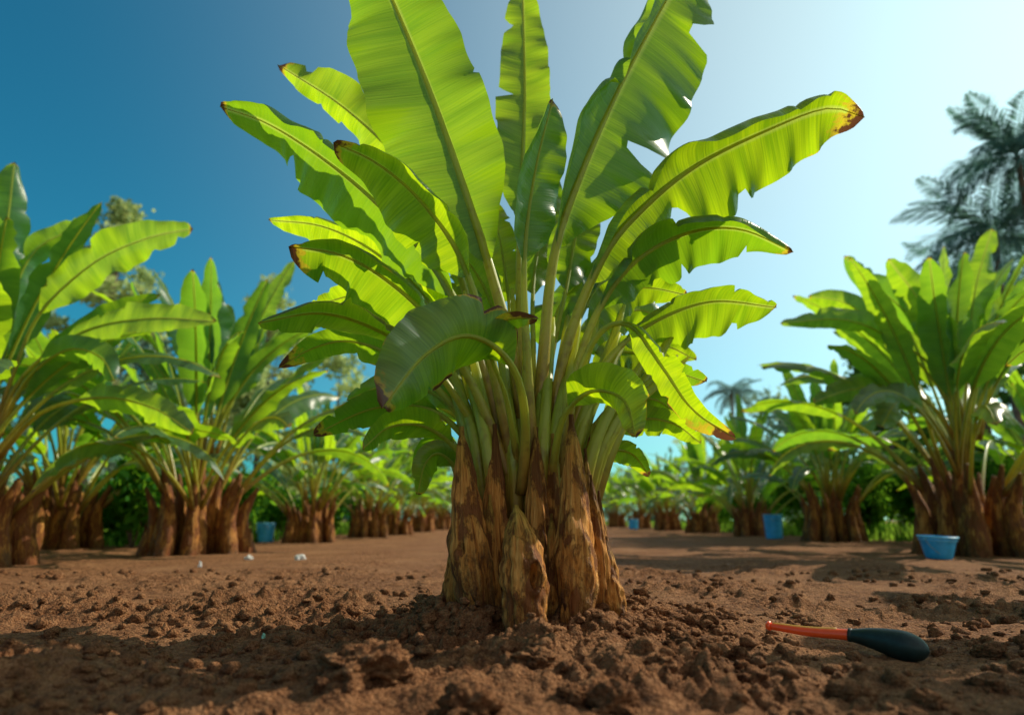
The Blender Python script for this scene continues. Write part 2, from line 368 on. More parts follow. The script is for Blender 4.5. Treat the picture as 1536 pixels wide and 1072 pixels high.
def plant_proto(seed, nleaf=38, nstem=15, H=1.0):
    rnd = random.Random(seed)
    root = empty('banana_plant')
    stems = []
    for k in range(nstem):
        if k == 0: x = y = 0
        else:
            a = k*2.399+rnd.uniform(-.3, .3); r = .76*math.sqrt(k/nstem); x = r*math.cos(a); y = r*math.sin(a)
        h = rnd.uniform(.9, 1.3)*(1.25-.35*math.hypot(x, y)); rad = rnd.uniform(.085, .12)
        p0 = Vector((x*1.05, y*1.05, -.12)); p1 = Vector((x*.88, y*.88, h*.5)); p2 = Vector((x*1.15, y*1.15, h))
        pts, _ = spline([p0, p1, p2], 14)
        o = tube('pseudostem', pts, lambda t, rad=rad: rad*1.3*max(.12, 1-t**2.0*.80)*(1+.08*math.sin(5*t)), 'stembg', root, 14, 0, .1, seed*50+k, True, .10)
        if math.hypot(x, y) > .3 and k % 2:
            az = math.atan2(y, x)+rnd.uniform(-.6, .6)
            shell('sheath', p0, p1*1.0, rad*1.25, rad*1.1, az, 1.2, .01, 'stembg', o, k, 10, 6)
        stems.append((p2, h))
    for k in range(nleaf):
        f = k/(nleaf-1)
        az = k*2.399+rnd.uniform(-.25, .25)
        e0 = R(88-40*f**.8+rnd.uniform(-6, 6))
        bend = R(14+92*f**.9+rnd.uniform(-10, 22))
        L = (3.75-.80*f)*rnd.uniform(.86, 1.08)*H
        st = min(stems, key=lambda s: (s[0].xy-Vector((math.cos(az), math.sin(az)))*.6*f).length+rnd.uniform(0, .25))
        p = st[0]*1.0; p.z -= .4; p.x *= .9; p.y *= .9
        n = 40; pts = [p.copy()]
        tw = rnd.uniform(-.3, .3)
        for i in range(n):
            s = (i+.5)/n; el = e0-bend*s**1.7; a2 = az+tw*s
            p = p+Vector((math.cos(a2)*math.cos(el), math.sin(a2)*math.cos(el), math.sin(el)))*(L/n); pts.append(p.copy())
        b = int(n*rnd.uniform(.36, .44)) if f < .75 else int(n*rnd.uniform(.42, .50))
        bp = pts[b:]; T = tangents(bp); side = Vector((-math.sin(az+tw*.6), math.cos(az+tw*.6), 0))
        roll = rnd.uniform(-.75, .75)
        S = []; N = []
        for t_ in T:
            s0 = side-t_*side.dot(t_); s0.normalize(); n0 = s0.cross(t_).normalized()
            s1 = s0*math.cos(roll)+n0*math.sin(roll); n1 = -s0*math.sin(roll)+n0*math.cos(roll)
            S.append(s1); N.append(n1)
        if sum(v.z for v in N) < 0: N = [-v for v in N]
        hw = rnd.uniform(.19, .27)*H*(1 if f < .8 else .85)
        ang = R(5-22*f+rnd.uniform(-12, 12))
        lf = blade(bp, S, N, (lambda t: hw, lambda t: hw), ang, ang+rnd.uniform(-.2, .2), seed*99+k, 'leafbg', root, m=4,
                   ntear=rnd.choice((3, 4, 6)), deep=.5, tip=.02+.06*f*rnd.random(), dryness=.10+.25*f*rnd.random(), curlL=-.45, curlR=-.45, ripple=.01, und=.2)
        tube('petiole', pts[::2], lambda t: .036*(1-t)**.9+.004, 'petiole', lf, 6, .25, 0, k)
    return root

protos = [plant_proto(11, 36, 17), plant_proto(23, 38, 16), plant_proto(37, 38, 18)]
rows = [
    (-6.8, 8.6, 2.6, 1.04, 0, 'tall banana plant cut off by the left edge of the photo'),
    (-5.0, 11.1, 2.2, 1.04, 1, 'big bushy banana plant on the left with sunlit stem bases'),
    (-8.3, 12.8, 4.4, 1.0, 2, 'shaded banana plant behind and between the two nearest plants of the left row'),
    (-4.85, 17.0, 1.2, .84, 2, 'banana plant of the left row just right of the blue bucket'),
    (-4.25, 21.0, 3.7, .80, 0, 'banana plant of the left row, second to the right of the blue bucket'),
    (-4.15, 25.5, 5.2, .78, 1, 'banana plant of the left row, third to the right of the blue bucket'),
    (-3.9, 30.5, .9, .78, 2, 'second farthest banana plant of the left row, beside the central plant trunk'),
    (-3.7, 37.0, 2.9, .8, 0, 'farthest banana plant of the left row, touching the central plant in view'),
    (7.25, 11.1, 4.6, 1.12, 2, 'big banana plant at the right edge beside the tapered bucket'),
    (7.9, 17.4, 4.1, 1.0, 0, 'banana plant second in the right row, right of the tall blue bin'),
    (8.0, 23.5, 5.9, .94, 1, 'banana plant third in the right row, left of the tall blue bin'),
    (7.9, 29.0, 2.5, .92, 2, 'fourth banana plant of the right row counted from the right edge'),
    (7.7, 35, .2, .92, 0, 'fifth banana plant of the right row counted from the right edge'),
    (7.7, 42, 3.1, .92, 1, 'sixth banana plant of the right row counted from the right edge'),
    (7.5, 50, 5.0, .92, 2, 'farthest banana plant of the right row, small beside the bare path end'),
    (12.2, 15.5, 3.3, 1.0, 1, 'banana plant at the right edge standing behind the biggest one of its row'),
    (7.0, 4.2, 2.0, 1.1, 0, 'unseen banana plant outside the right edge, added to shade the right foreground'),  # unseen plant continuing the row, added for its shadow on the right foreground
]
usedp = set(); rowobj = []
for x, y, rz, sc, k, lab in rows:
    z = g(x, y)-.02
    if k not in usedp:
        o = protos[k]; usedp.add(k); o.location = (x, y, z); o.rotation_euler = (0, 0, rz); o.scale = (sc, sc, sc)
    else: o = dup(protos[k], (x, y, z), rz, sc)
    rowobj.append((o, Matrix.Translation((x, y, z)) @ Matrix.Rotation(rz, 4, 'Z') @ Matrix.Scale(sc, 4)))
    tag(o, lab, 'banana plant', 'banana plants in the left row' if x < 0 else 'banana plants in the right row')

# ---------------------------------------------------------------- central plant
YC = 3.62
BX = P(795, 800, YC).x
main = empty('banana_plant', (BX, YC, 0))
OFF = Vector((BX, YC, 0))
MAINM = Matrix.Translation(OFF)
tag(main, 'huge central banana plant with fanned leaves and thick peeling stems on a soil mound', 'banana plant')
# base px, base Y, top px, top py, top Y, width px, kind (0 living, 1 pointed, 2 front stump)
ST = [(678, 3.44, 684, 778, 3.5, 34, 1), (720, 3.28, 692, 640, 3.40, 56, 1), (787, 3.03, 773, 758, 3.16, 62, 2), (751, 3.46, 742, 636, 3.44, 44, 1),
      (818, 3.42, 803, 640, 3.42, 46, 1), (862, 3.22, 857, 622, 3.36, 58, 1), (899, 3.42, 886, 712, 3.44, 30, 1), (924, 3.42, 909, 804, 3.48, 34, 1),
      (912, 3.62, 898, 736, 3.6, 28, 1), (835, 3.75, 834, 600, 3.7, 42, 0), (765, 3.8, 770, 600, 3.75, 42, 0), (700, 3.7, 710, 640, 3.7, 38, 0), (888, 3.72, 874, 640, 3.72, 40, 0),
      (698, 3.54, 697, 690, 3.55, 28, 1), (838, 3.46, 829, 650, 3.46, 34, 1), (768, 3.56, 764, 650, 3.56, 36, 1), (790, 3.66, 788, 600, 3.64, 40, 0), (886, 3.50, 878, 672, 3.50, 28, 1),
      (744, 3.32, 735, 742, 3.36, 28, 1), (828, 3.28, 827, 770, 3.30, 28, 1)]
for k, (bx, by, tx, ty, tY, wpx, peel) in enumerate(ST):
    b = P(bx, 900, by); zb = g(b.x, by)-.05
    p0 = Vector((b.x, by, zb)); p2 = P(tx, ty, tY); rr = wpx/2/FP*by*1.02
    pm = p0.lerp(p2, .45)+Vector((random.Random(k).uniform(-.02, .02), -.02, 0))
    pts, _ = spline([p0-OFF, pm-OFF, p2-OFF], 56)
    if peel == 2: rad = lambda t, rr=rr: rr*(.66+.38*math.sin(PI*min(1, .12+t*1.1)*.8))*max(.10, 1-max(0, (t-.45)/.55)**2.3)**.8
    elif peel: rad = lambda t, rr=rr: rr*(.76+.28*math.sin(PI*min(1, t*1.9+.05)*.9))*max(.13, 1-max(0, (t-.28)/.72)**2.0)**.9
    else: rad = lambda t, rr=rr: rr*(1.0-.5*t)
    dent = None
    if peel == 2:
        c = P(802, 862, 3.03)-OFF; dent = (c+Vector((0, -.04, 0)), (.024, .060), .085, Vector((-.25, 1, 0)).normalized())
    o = tube('pseudostem', pts, rad, 'stem', main, 60 if peel == 2 else 40, 0, .07, k+5, True, .085, dent)
    rn = random.Random(k+70)
    if peel == 2 or wpx < 38: continue
    az = -PI/2+rn.uniform(-.9, .9)
    hi = rn.uniform(.28, .42)
    q0 = (p0-OFF); q2 = q0.lerp(p2-OFF, hi)
    shell('sheath', q0, q2, rr*.92, rr*1.02, az, rn.uniform(.6, .9), rn.uniform(.0, .012), 'stem', o, k*3, 18, 9)

def cleaf(path, tipY, b, wL, aL, wR, aR, seed, pr=.028, base=None, root=None, mat=None, ns=110, yc=None, **kw):
    root, mw = root if root else (main, MAINM); inv = mw.inverted(); sc = mw.to_scale().x
    n = len(path); pts = []; acc = [0]
    for i in range(1, n): acc.append(acc[-1]+math.hypot(path[i][0]-path[i-1][0], path[i][1]-path[i-1][1]))
    y0 = base if base is not None else (yc or YC)
    for i, (x, y) in enumerate(path):
        f = acc[i]/acc[-1]; pts.append(P(x, y, y0+(tipY-y0)*f**1.25))
    sp, L = spline(pts, ns)
    bi = int(ns*b); bp = sp[bi:]
    T = tangents(bp); S = []; N = []; dep = []
    for p, t in zip(bp, T):
        v = (p-CAM); dep.append(v.dot(FWD)/FP/sc); v = v.normalized()
        s = v.cross(t).normalized(); S.append(s); N.append(s.cross(t).normalized())
    for _ in range(3):
        S = [(S[max(0, i-3)]+S[i]+S[min(len(S)-1, i+3)]).normalized() for i in range(len(S))]
        N = [(N[max(0, i-3)]+N[i]+N[min(len(N)-1, i+3)]).normalized() for i in range(len(N))]
    r3 = inv.to_3x3(); S = [(r3 @ s).normalized() for s in S]; N = [(r3 @ s).normalized() for s in N]
    sp = [inv @ p for p in sp]; bp = sp[bi:]
    nn = len(bp)-1
    def wf(w, a):
        k = 1/max(.4, math.cos(a))
        return lambda t: w*dep[min(nn, int(t*nn))]*k
    kw.setdefault('m', 9); kw.setdefault('und', .26)
    lf = blade(bp, S, N, (wf(wL, R(aL)), wf(wR, R(aR))), R(aL), R(aR), seed, mat or 'leaf', root, **kw)
    tube('petiole', sp[::3]+([sp[-1]] if len(sp) % 3 != 1 else []), lambda t: pr/sc*(1.15*(1-t)**1.2 if t > 0 else 1.15)+.003, 'petiole', lf, 8, .2, 0, seed)
    return lf
FO = 2.3
cleaf([(790, 700), (775, 560), (748, 450), (712, 330), (650, 150), (580, -20), (530, -120)], 3.3, .34, 94, 14, 90, 2, 1, .034, ntear=1, deep=.15, tip=.02, dryness=0, curlL=-.25, curlR=-.5, basew=.22)
cleaf([(795, 700), (785, 560), (779, 440), (781, 320), (787, 150), (785, 20), (783, -25)], 4.5, .40, 44, 10, 42, 10, 2, .026, ntear=1, deep=.3, tip=.02, dryness=.05, tears=[(0, .80, .5, .03), (0, .5, .6, .02)], curlL=-.1, curlR=-.1)
cleaf([(800, 700), (792, 560), (786, 430), (790, 340), (806, 240), (829, 148)], 3.25, .54, 26, 50, 48, -22, 3, .026, ntear=0, tip=.08, dryness=.1, curlL=.9, curlR=-.3, base=3.5)
cleaf([(805, 700), (815, 540), (832, 380), (872, 260), (930, 130), (1000, 0), (1040, -70)], 3.75, .36, 60, 35, 126, -12, 4, .034, ntear=1, deep=.25, tip=.02, dryness=.08, tears=[(1, .36, .75, .035), (1, .78, .55, .02), (0, .55, .6, .03)], curlL=FO, curlR=-.25, basew=.3)
cleaf([(820, 700), (850, 520), (905, 385), (965, 312), (1045, 248), (1150, 196), (1240, 163), (1297, 176)], 3.6, .34, 64, 30, 104, -22, 5, .032, ntear=2, deep=.3, tip=.09, dryness=.2, tears=[(1, .36, .70, .05), (0, .30, .5, .02), (1, .6, .3, .02)], curlL=FO, curlR=-.3)
cleaf([(770, 690), (720, 520), (680, 385), (610, 255), (520, 165), (418, 98)], 4.3, .42, 30, -25, 50, -20, 6, .026, ntear=4, deep=.4, tip=.04, dryness=.2, base=3.8)
cleaf([(765, 700), (705, 500), (640, 385), (560, 300), (480, 235), (400, 185), (330, 160)], 3.9, .33, 64, -28, 56, 30, 7, .028, ntear=3, deep=.45, tip=.06, dryness=.22, tears=[(0, .72, .6, .03)], curlR=FO)
cleaf([(770, 700), (730, 510), (690, 385), (630, 300), (565, 245), (500, 214)], 3.1, .50, 66, -25, 44, 30, 8, .028, ntear=2, deep=.4, tip=.10, dryness=.15, base=3.5, curlR=1.8)
cleaf([(760, 710), (700, 560), (640, 450), (565, 380), (485, 340), (403, 330)], 4.4, .45, 34, -25, 30, 30, 9, .024, ntear=3, deep=.5, tip=.02, dryness=.15, base=3.8, curlR=1.5)
cleaf([(765, 720), (715, 590), (650, 485), (580, 420), (510, 382), (433, 370)], 3.2, .50, 68, -30, 38, 35, 10, .026, ntear=3, deep=.45, tip=.12, dryness=.25, base=3.5, curlR=FO)
cleaf([(755, 720), (700, 620), (640, 540), (560, 492), (480, 470), (388, 484)], 3.0, .50, 32, -50, 40, 50, 11, .024, ntear=3, deep=.4, tip=.02, dryness=.15, curlR=1.4)
cleaf([(750, 720), (690, 620), (610, 545), (530, 512), (470, 522), (418, 552)], 3.7, .50, 28, -35, 22, 40, 12, .022, ntear=3, deep=.5, tip=.22, dryness=.4)
cleaf([(760, 700), (690, 520), (620, 450), (545, 440), (462, 462)], 4.4, .5, 26, -30, 20, 40, 13, .022, ntear=3, deep=.5, tip=.03, dryness=.15, base=3.9)
cleaf([(782, 740), (788, 640), (776, 566), (742, 520), (692, 504), (634, 536), (574, 612)], 2.72, .42, 66, -30, 64, 8, 14, .024, ntear=2, deep=.45, tip=.16, dryness=1.0, base=3.45, curlL=-.9, curlR=-.55, und=.26)
cleaf([(780, 720), (760, 600), (735, 530), (745, 492), (770, 478), (806, 478)], 3.0, .62, 16, 40, 20, -20, 15, .016, ntear=0, tip=.45, dryness=.5, base=3.5)
cleaf([(825, 700), (860, 570), (895, 470), (950, 395), (1030, 350), (1110, 344), (1190, 378)], 3.5, .42, 48, 35, 60, -30, 16, .026, ntear=4, deep=.55, tip=.07, dryness=.22, curlL=FO)
cleaf([(835, 710), (880, 590), (930, 520), (990, 478), (1070, 452), (1165, 461)], 3.9, .45, 38, 35, 60, -30, 17, .024, ntear=4, deep=.5, tip=.02, dryness=.2, curlL=1.6)
cleaf([(840, 715), (858, 600), (895, 505), (945, 488), (1000, 560), (1040, 615), (1104, 658)], 3.1, .52, 30, 40, 30, -20, 18, .022, ntear=4, deep=.6, tip=.25, dryness=.5, base=3.5, curlL=1.2)
cleaf([(825, 690), (860, 560), (900, 465), (960, 432), (1030, 442)], 4.2, .5, 24, 40, 34, -20, 19, .022, ntear=2, tip=.03, dryness=.1, base=3.8)
cleaf([(826, 740), (836, 660), (852, 614), (890, 586), (936, 600), (954, 656)], 3.0, .46, 38, 35, 26, -20, 20, .020, ntear=1, tip=.05, dryness=.35, base=3.48, und=.16)
cleaf([(845, 720), (890, 640), (940, 600), (1000, 560), (1060, 572)], 4.1, .5, 22, 40, 28, -25, 21, .018, ntear=3, tip=.1, dryness=.3, base=3.8)
cleaf([(850, 740), (900, 670), (960, 630), (1010, 635), (1052, 665)], 4.0, .45, 20, 40, 26, -25, 22, .018, ntear=3, tip=.03, dryness=.2, base=3.8)
cleaf([(865, 760), (890, 700), (920, 676), (950, 682), (974, 714)], 3.9, .5, 14, 40, 20, -25, 23, .014, ntear=2, tip=.1, dryness=.4, base=3.7)
cleaf([(740, 740), (700, 660), (640, 612), (560, 612), (470, 652)], 3.6, .42, 24, -40, 20, 50, 24, .020, ntear=4, deep=.6, tip=.12, dryness=.35, base=3.65)
cleaf([(735, 760), (690, 680), (640, 640), (585, 640), (545, 672)], 3.2, .42, 24, -40, 24, 50, 25, .020, ntear=2, tip=.03, dryness=.2, base=3.6)
cleaf([(720, 780), (690, 710), (660, 680), (638, 695), (626, 742)], 3.5, .45, 24, -35, 18, 40, 26, .015, ntear=1, tip=.07, dryness=.25, base=3.65)
back = [([(800, 690), (830, 520), (850, 430), (870, 330), (905, 250)], 4.4, .5, 40, 36), ([(790, 690), (760, 540), (735, 450), (700, 390), (655, 350)], 4.3, .5, 36, 30),
        ([(810, 690), (845, 540), (890, 440), (940, 380), (1000, 330)], 4.5, .5, 34, 40), ([(780, 690), (735, 560), (690, 480), (640, 430), (590, 410)], 4.4, .5, 30, 26),
        ([(800, 690), (800, 540), (800, 430), (815, 330), (830, 260)], 4.5, .5, 34, 34), ([(785, 690), (770, 540), (762, 440), (750, 360), (735, 300)], 4.4, .55, 30, 30),
        ([(830, 700), (880, 580), (925, 530), (985, 540), (1020, 580)], 4.4, .45, 24, 28), ([(770, 700), (700, 590), (650, 560), (600, 580), (570, 630)], 4.4, .45, 26, 26),
        ([(775, 700), (715, 570), (690, 520), (660, 500), (620, 500)], 3.9, .5, 28, 30),
        ([(810, 700), (850, 600), (900, 560), (930, 560), (955, 600)], 4.4, .5, 24, 24), ([(760, 710), (705, 640), (660, 610), (620, 600), (590, 620)], 4.2, .45, 26, 26),
        ([(845, 730), (885, 650), (925, 605), (985, 600), (1030, 640)], 4.0, .45, 20, 22),
        ([(750, 730), (700, 640), (650, 590), (590, 575), (520, 600)], 3.9, .42, 24, 26), ([(735, 750), (700, 690), (668, 660), (640, 670), (622, 715)], 3.9, .45, 20, 20),
        ([(815, 700), (850, 590), (890, 500), (955, 465), (1010, 490)], 4.5, .45, 28, 32), ([(780, 700), (720, 590), (670, 520), (600, 480), (530, 500)], 4.6, .45, 28, 32),
        ([(800, 690), (815, 560), (835, 470), (870, 420), (915, 400)], 4.3, .45, 32, 32), ([(790, 690), (765, 570), (730, 500), (690, 450), (640, 430)], 4.2, .45, 30, 30),
        ([(840, 710), (880, 620), (930, 570), (990, 520), (1045, 540)], 4.6, .45, 24, 26)]
for k, (pa, ty, b, wl, wr) in enumerate(back):
    rn = random.Random(k+300)
    cleaf(pa, ty, b, wl, rn.uniform(-45, 35), wr, rn.uniform(-45, 35), 40+k, .020, ntear=3, tip=.03, dryness=.15, base=3.8, curlL=rn.uniform(-.9, .6), curlR=rn.uniform(-.9, .6), m=6)
rn = random.Random(5)
for k in range(38):
    f = (k+.5)/38; x0 = 706+176*f+rn.uniform(-6, 6); x1 = 795+(x0-795)*rn.uniform(1.9, 3.1); yt = rn.uniform(430, 540)
    Yk = rn.uniform(3.46, 3.82)
    pts, _ = spline([P(x0, 780, Yk)-OFF, P((x0*.68+x1*.32), 640, Yk)-OFF, P(x1, yt, Yk+rn.uniform(.0, .5))-OFF], 14)
    tube('petiole', pts, lambda t: .030*(1-t)**.5+.008, 'petiole', main, 10, .15, 0, k)

# more leaves of the nearest row plants, reaching into the view
RL, RR, RM = rowobj[0], rowobj[8], rowobj[1]
def rleaf(root, Y, path, tipdy, w, seed, b=.42, a=(-20, -20)):
    cleaf(path, Y+tipdy, b, w[0], a[0], w[1], a[1], seed, .034, root=root, mat='leafbg', ns=60, yc=Y, m=5, ntear=4, deep=.5, tip=.03, dryness=.22, curlL=-.5, curlR=-.5)
rleaf(RL, 8.6, [(-10, 650), (20, 560), (60, 470), (140, 395), (220, 358), (290, 343)], -.6, (36, 28), 501, .4, (-25, 40))
rleaf(RL, 8.6, [(-10, 670), (30, 570), (120, 500), (220, 478), (325, 482)], -.8, (26, 22), 502, .42, (-30, 40))
rleaf(RL, 8.6, [(-20, 640), (0, 520), (20, 440), (60, 370), (145, 332)], .4, (28, 22), 503, .4)
rleaf(RL, 8.6, [(-40, 640), (-15, 470), (8, 360), (22, 243)], -.3, (36, 28), 504, .45)
rleaf(RL, 8.6, [(-5, 660), (40, 570), (100, 525), (150, 535), (172, 572)], -1, (24, 24), 505, .42)
rleaf(RL, 8.6, [(-5, 690), (60, 620), (150, 596), (230, 612), (290, 650)], -.8, (26, 26), 506, .42)
rleaf(RR, 11.1, [(1440, 660), (1405, 560), (1350, 515), (1270, 480), (1170, 485)], -.5, (16, 20), 511)
rleaf(RR, 11.1, [(1450, 660), (1410, 530), (1350, 460), (1300, 420), (1266, 384)], .3, (22, 24), 512)
rleaf(RR, 11.1, [(1455, 660), (1420, 540), (1385, 460), (1332, 388)], -.5, (30, 28), 513)
rleaf(RR, 11.1, [(1465, 660), (1455, 540), (1462, 440), (1488, 342)], .2, (24, 24), 514)
rleaf(RR, 11.1, [(1440, 670), (1400, 610), (1340, 578), (1270, 586), (1220, 604)], -.8, (18, 22), 515)
rleaf(RR, 11.1, [(1445, 660), (1400, 570), (1330, 500), (1270, 455), (1212, 444)], .3, (20, 22), 516)
rleaf(RR, 11.1, [(1470, 660), (1490, 560), (1515, 480), (1550, 410)], -.4, (28, 28), 517)
rleaf(RR, 11.1, [(1430, 680), (1390, 620), (1350, 600), (1322, 640)], -1.2, (24, 26), 518)
rleaf(RM, 11.1, [(318, 680), (318, 580), (326, 500), (318, 420)], -.3, (24, 24), 521)
rleaf(RM, 11.1, [(325, 680), (350, 600), (380, 540), (395, 490)], .3, (18, 20), 522)
rleaf(RM, 11.1, [(305, 690), (270, 600), (225, 540), (190, 530)], -.3, (20, 20), 523)

# ---------------------------------------------------------------- ground
def ground():
    ys = [-30, -12, -5, -2, -.5, .5, 1.0, 1.3]
    y = 1.5
    while y < 13: ys.append(y); y *= 1.0050
    while y < 900: ys.append(y); y *= 1.05
    ys = np.array(ys); nc = 640
    q = np.linspace(-1, 1, nc); q = np.sign(q)*(.72*np.abs(q)+.28*np.abs(q)**5)
    half = np.where(ys < 1.5, np.maximum(2.8, 30*(ys < 0)), 1.1+1.15*ys)*1.0
    X = q[None, :]*half[:, None]; X = np.where(np.abs(q)[None, :] > .995, X*12, X)
    Yg = np.repeat(ys[:, None], nc, 1)
    Z = gh(X, Yg)
    far = np.clip((Yg-40)/60, 0, 1); Z = Z*(1-far)
    V = np.stack([X, Yg, Z], -1).reshape(-1, 3)
    nr = len(ys); idx = np.arange(nr*nc).reshape(nr, nc)
    F = np.stack([idx[:-1, :-1], idx[:-1, 1:], idx[1:, 1:], idx[1:, :-1]], -1).reshape(-1, 4)
    me = bpy.data.meshes.new('ground'); me.from_pydata(V.tolist(), [], F.tolist())
    me.polygons.foreach_set('use_smooth', [True]*len(me.polygons)); me.materials.append(M['soil'])
    o = bpy.data.objects.new('ground', me); C.objects.link(o); tag(o, kind='structure')
ground()

def ico(sub):
    bm = bmesh.new(); bmesh.ops.create_icosphere(bm, subdivisions=sub, radius=1)
    V = np.array([v.co[:] for v in bm.verts]); F = [[v.index for v in f.verts] for f in bm.faces]; bm.free()
    return V, F
ico1 = ico(1); ico2 = ico(2)
ico3, f3 = ico(5)
def crumbs():
    rs = np.random.RandomState(4); VV = []; FF = []; off = 0
    for k in range(12000):
        y = 1.5*math.exp(rs.rand()*1.6); x = (rs.rand()*2-1)*(.5+.85*y)
        if k % 4 == 0: a = rs.rand()*6.28; rr = .40+abs(rs.normal())*.35; x = .1+math.cos(a)*rr*1.1; y = 3.5+math.sin(a)*rr
        if y < 1.5: continue
        cl = float(vnoise(np.array(x*2.1+5), np.array(y*2.1+9)))
        if rs.rand() > cl*1.5-.1: continue
        r = (.004+.026*rs.rand()**4)*(1+.10*y)
        bi, bf_ = ico2 if r > .012 and y < 4.5 else ico1
        V = bi*(1+.7*(rs.rand(len(bi), 1)-.5))*r*np.array([1, rs.uniform(.7, 1.2), rs.uniform(.5, .9)])
        a = rs.rand()*6.28; c, s = math.cos(a), math.sin(a)
        V = V @ np.array([[c, -s, 0], [s, c, 0], [0, 0, 1]]).T+np.array([x, y, g(x, y)+r*.2])
        VV.append(V); FF += [[i+off for i in f] for f in bf_]; off += len(V)
    o = mesh_obj('soil_crumbs', np.concatenate(VV), FF, 'soil'); tag(o, 'small crumbs of brown soil scattered over the ground', 'soil', kind='stuff')
crumbs()
def rockform(seed, flat):
    V = ico3.copy()
    n = (vnoise(V[:, 0]*1.6+seed, V[:, 1]*1.6+V[:, 2]*1.3)-.5)*.8+(vnoise(V[:, 0]*4+seed, V[:, 2]*4+V[:, 1]*3)-.5)*.5+(vnoise(V[:, 0]*10+V[:, 1]*8, V[:, 2]*10+seed)-.5)*.28+(vnoise(V[:, 0]*22+V[:, 2]*15, V[:, 1]*22+seed)-.5)*.16
    return V*(1+n)[:, None]*np.array([1, 1, flat])
def lump(px, py, rpx, lab, seed, flat=.7):
    ray = Vector(((px-768)/FP, 0, 0))+FWD+UP*((536-py)/FP)
    t = .5/-ray.z; p = CAM+ray*t; p.z = g(p.x, p.y); r = rpx/FP*t
    o = mesh_obj('soil_clod', rockform(seed, flat)*r, f3, 'soil'); o.location = (p.x, p.y, p.z+r*flat*.25)
    tag(o, lab, 'soil clod', 'clods of soil on the ground')
lump(920, 1056, 36, 'rounded sunlit soil clod at the bottom edge below the central plant', 1)
lump(1495, 978, 26, 'dark soil clod near the right edge just right of the hand tool', 2, .5)
lump(1285, 1040, 30, 'dark soil clod below the black grip of the hand tool', 3, .6)
lump(700, 1066, 44, 'soil clod cut by the bottom edge, left of the rounded sunlit clod', 4)
lump(1480, 1024, 24, 'low soil clod in the lower right corner', 5, .5)
lump(860, 1046, 22, 'small soil clod just left of the rounded sunlit clod', 6)
lump(545, 1025, 66, 'broad sunlit soil clod in the left foreground', 7, .55)
lump(1110, 985, 18, 'small soil clod left of and below the orange tool shaft', 8)
lump(1385, 1050, 20, 'small soil clod between the two clods of the lower right corner', 9)
lump(990, 1010, 18, 'small soil clod right of the central plant foot', 10)
lump(1030, 985, 34, 'crumbling soil clod right of the central plant foot, below the mound', 11, .55)
lump(890, 932, 26, 'soil clod leaning on the right foot of the central plant', 12)
lump(800, 1008, 26, 'soil clod straight below the front stump of the central plant', 13, .6)
lump(640, 925, 32, 'shaded soil clod at the left foot of the central plant', 14, .6)

# ---------------------------------------------------------------- hand tool
A = P(1153, 921, 3.15); B = P(1274, 940, 2.98); D = P(1366, 957, 2.84)
zt = g(B.x, B.y)
A.z = g(A.x, A.y)+.062; B.z = zt+.052; D.z = max(g(D.x, D.y), g((B.x+D.x)/2, (B.y+D.y)/2)-.01)+.046
tool = empty('hand_tool', tuple(B)); tag(tool, 'hand tool with orange-red shaft and bulbous black grip lying on the soil', 'hand tool')
mid = A.lerp(B, .5)+Vector((0, 0, -.006))
pts, _ = spline([A-B, mid-B, Vector((0, 0, 0)), (D-B)*.08], 24)
sh = tube('shaft', pts, lambda t: .014+.009*t, 'orange', tool, 16, 0, 0, 1)
tube('edge_strip', [p+Vector((0, 0, .0115+.008*i/19)) for i, p in enumerate(pts[1:20])], lambda t: .006, 'yellow', sh, 8, 0, 0, 1)
tube('end_cap', [A-B+(A-B).normalized()*d for d in (-.004, .008, .014)], lambda t: .021*(1-.35*t), 'orange', tool, 16, 0, 0, 1)
gp, _ = spline([Vector((0, 0, 0)), (D-B)*.5+Vector((0, 0, .006)), D-B+(D-B).normalized()*.06], 40)
tube('grip', gp, lambda t: (.024+.036*math.sin(PI*min(1, t*.66)*.85)**1.1)*(math.sqrt(max(0.003, 1-((t-.62)/.38)**2)) if t > .62 else 1), 'black', tool, 24, .1, 0, 2)
tube('collar', [(D-B)*d for d in (-.03, 0, .03)], lambda t: .027, 'black', tool, 16, .1, 0, 2)

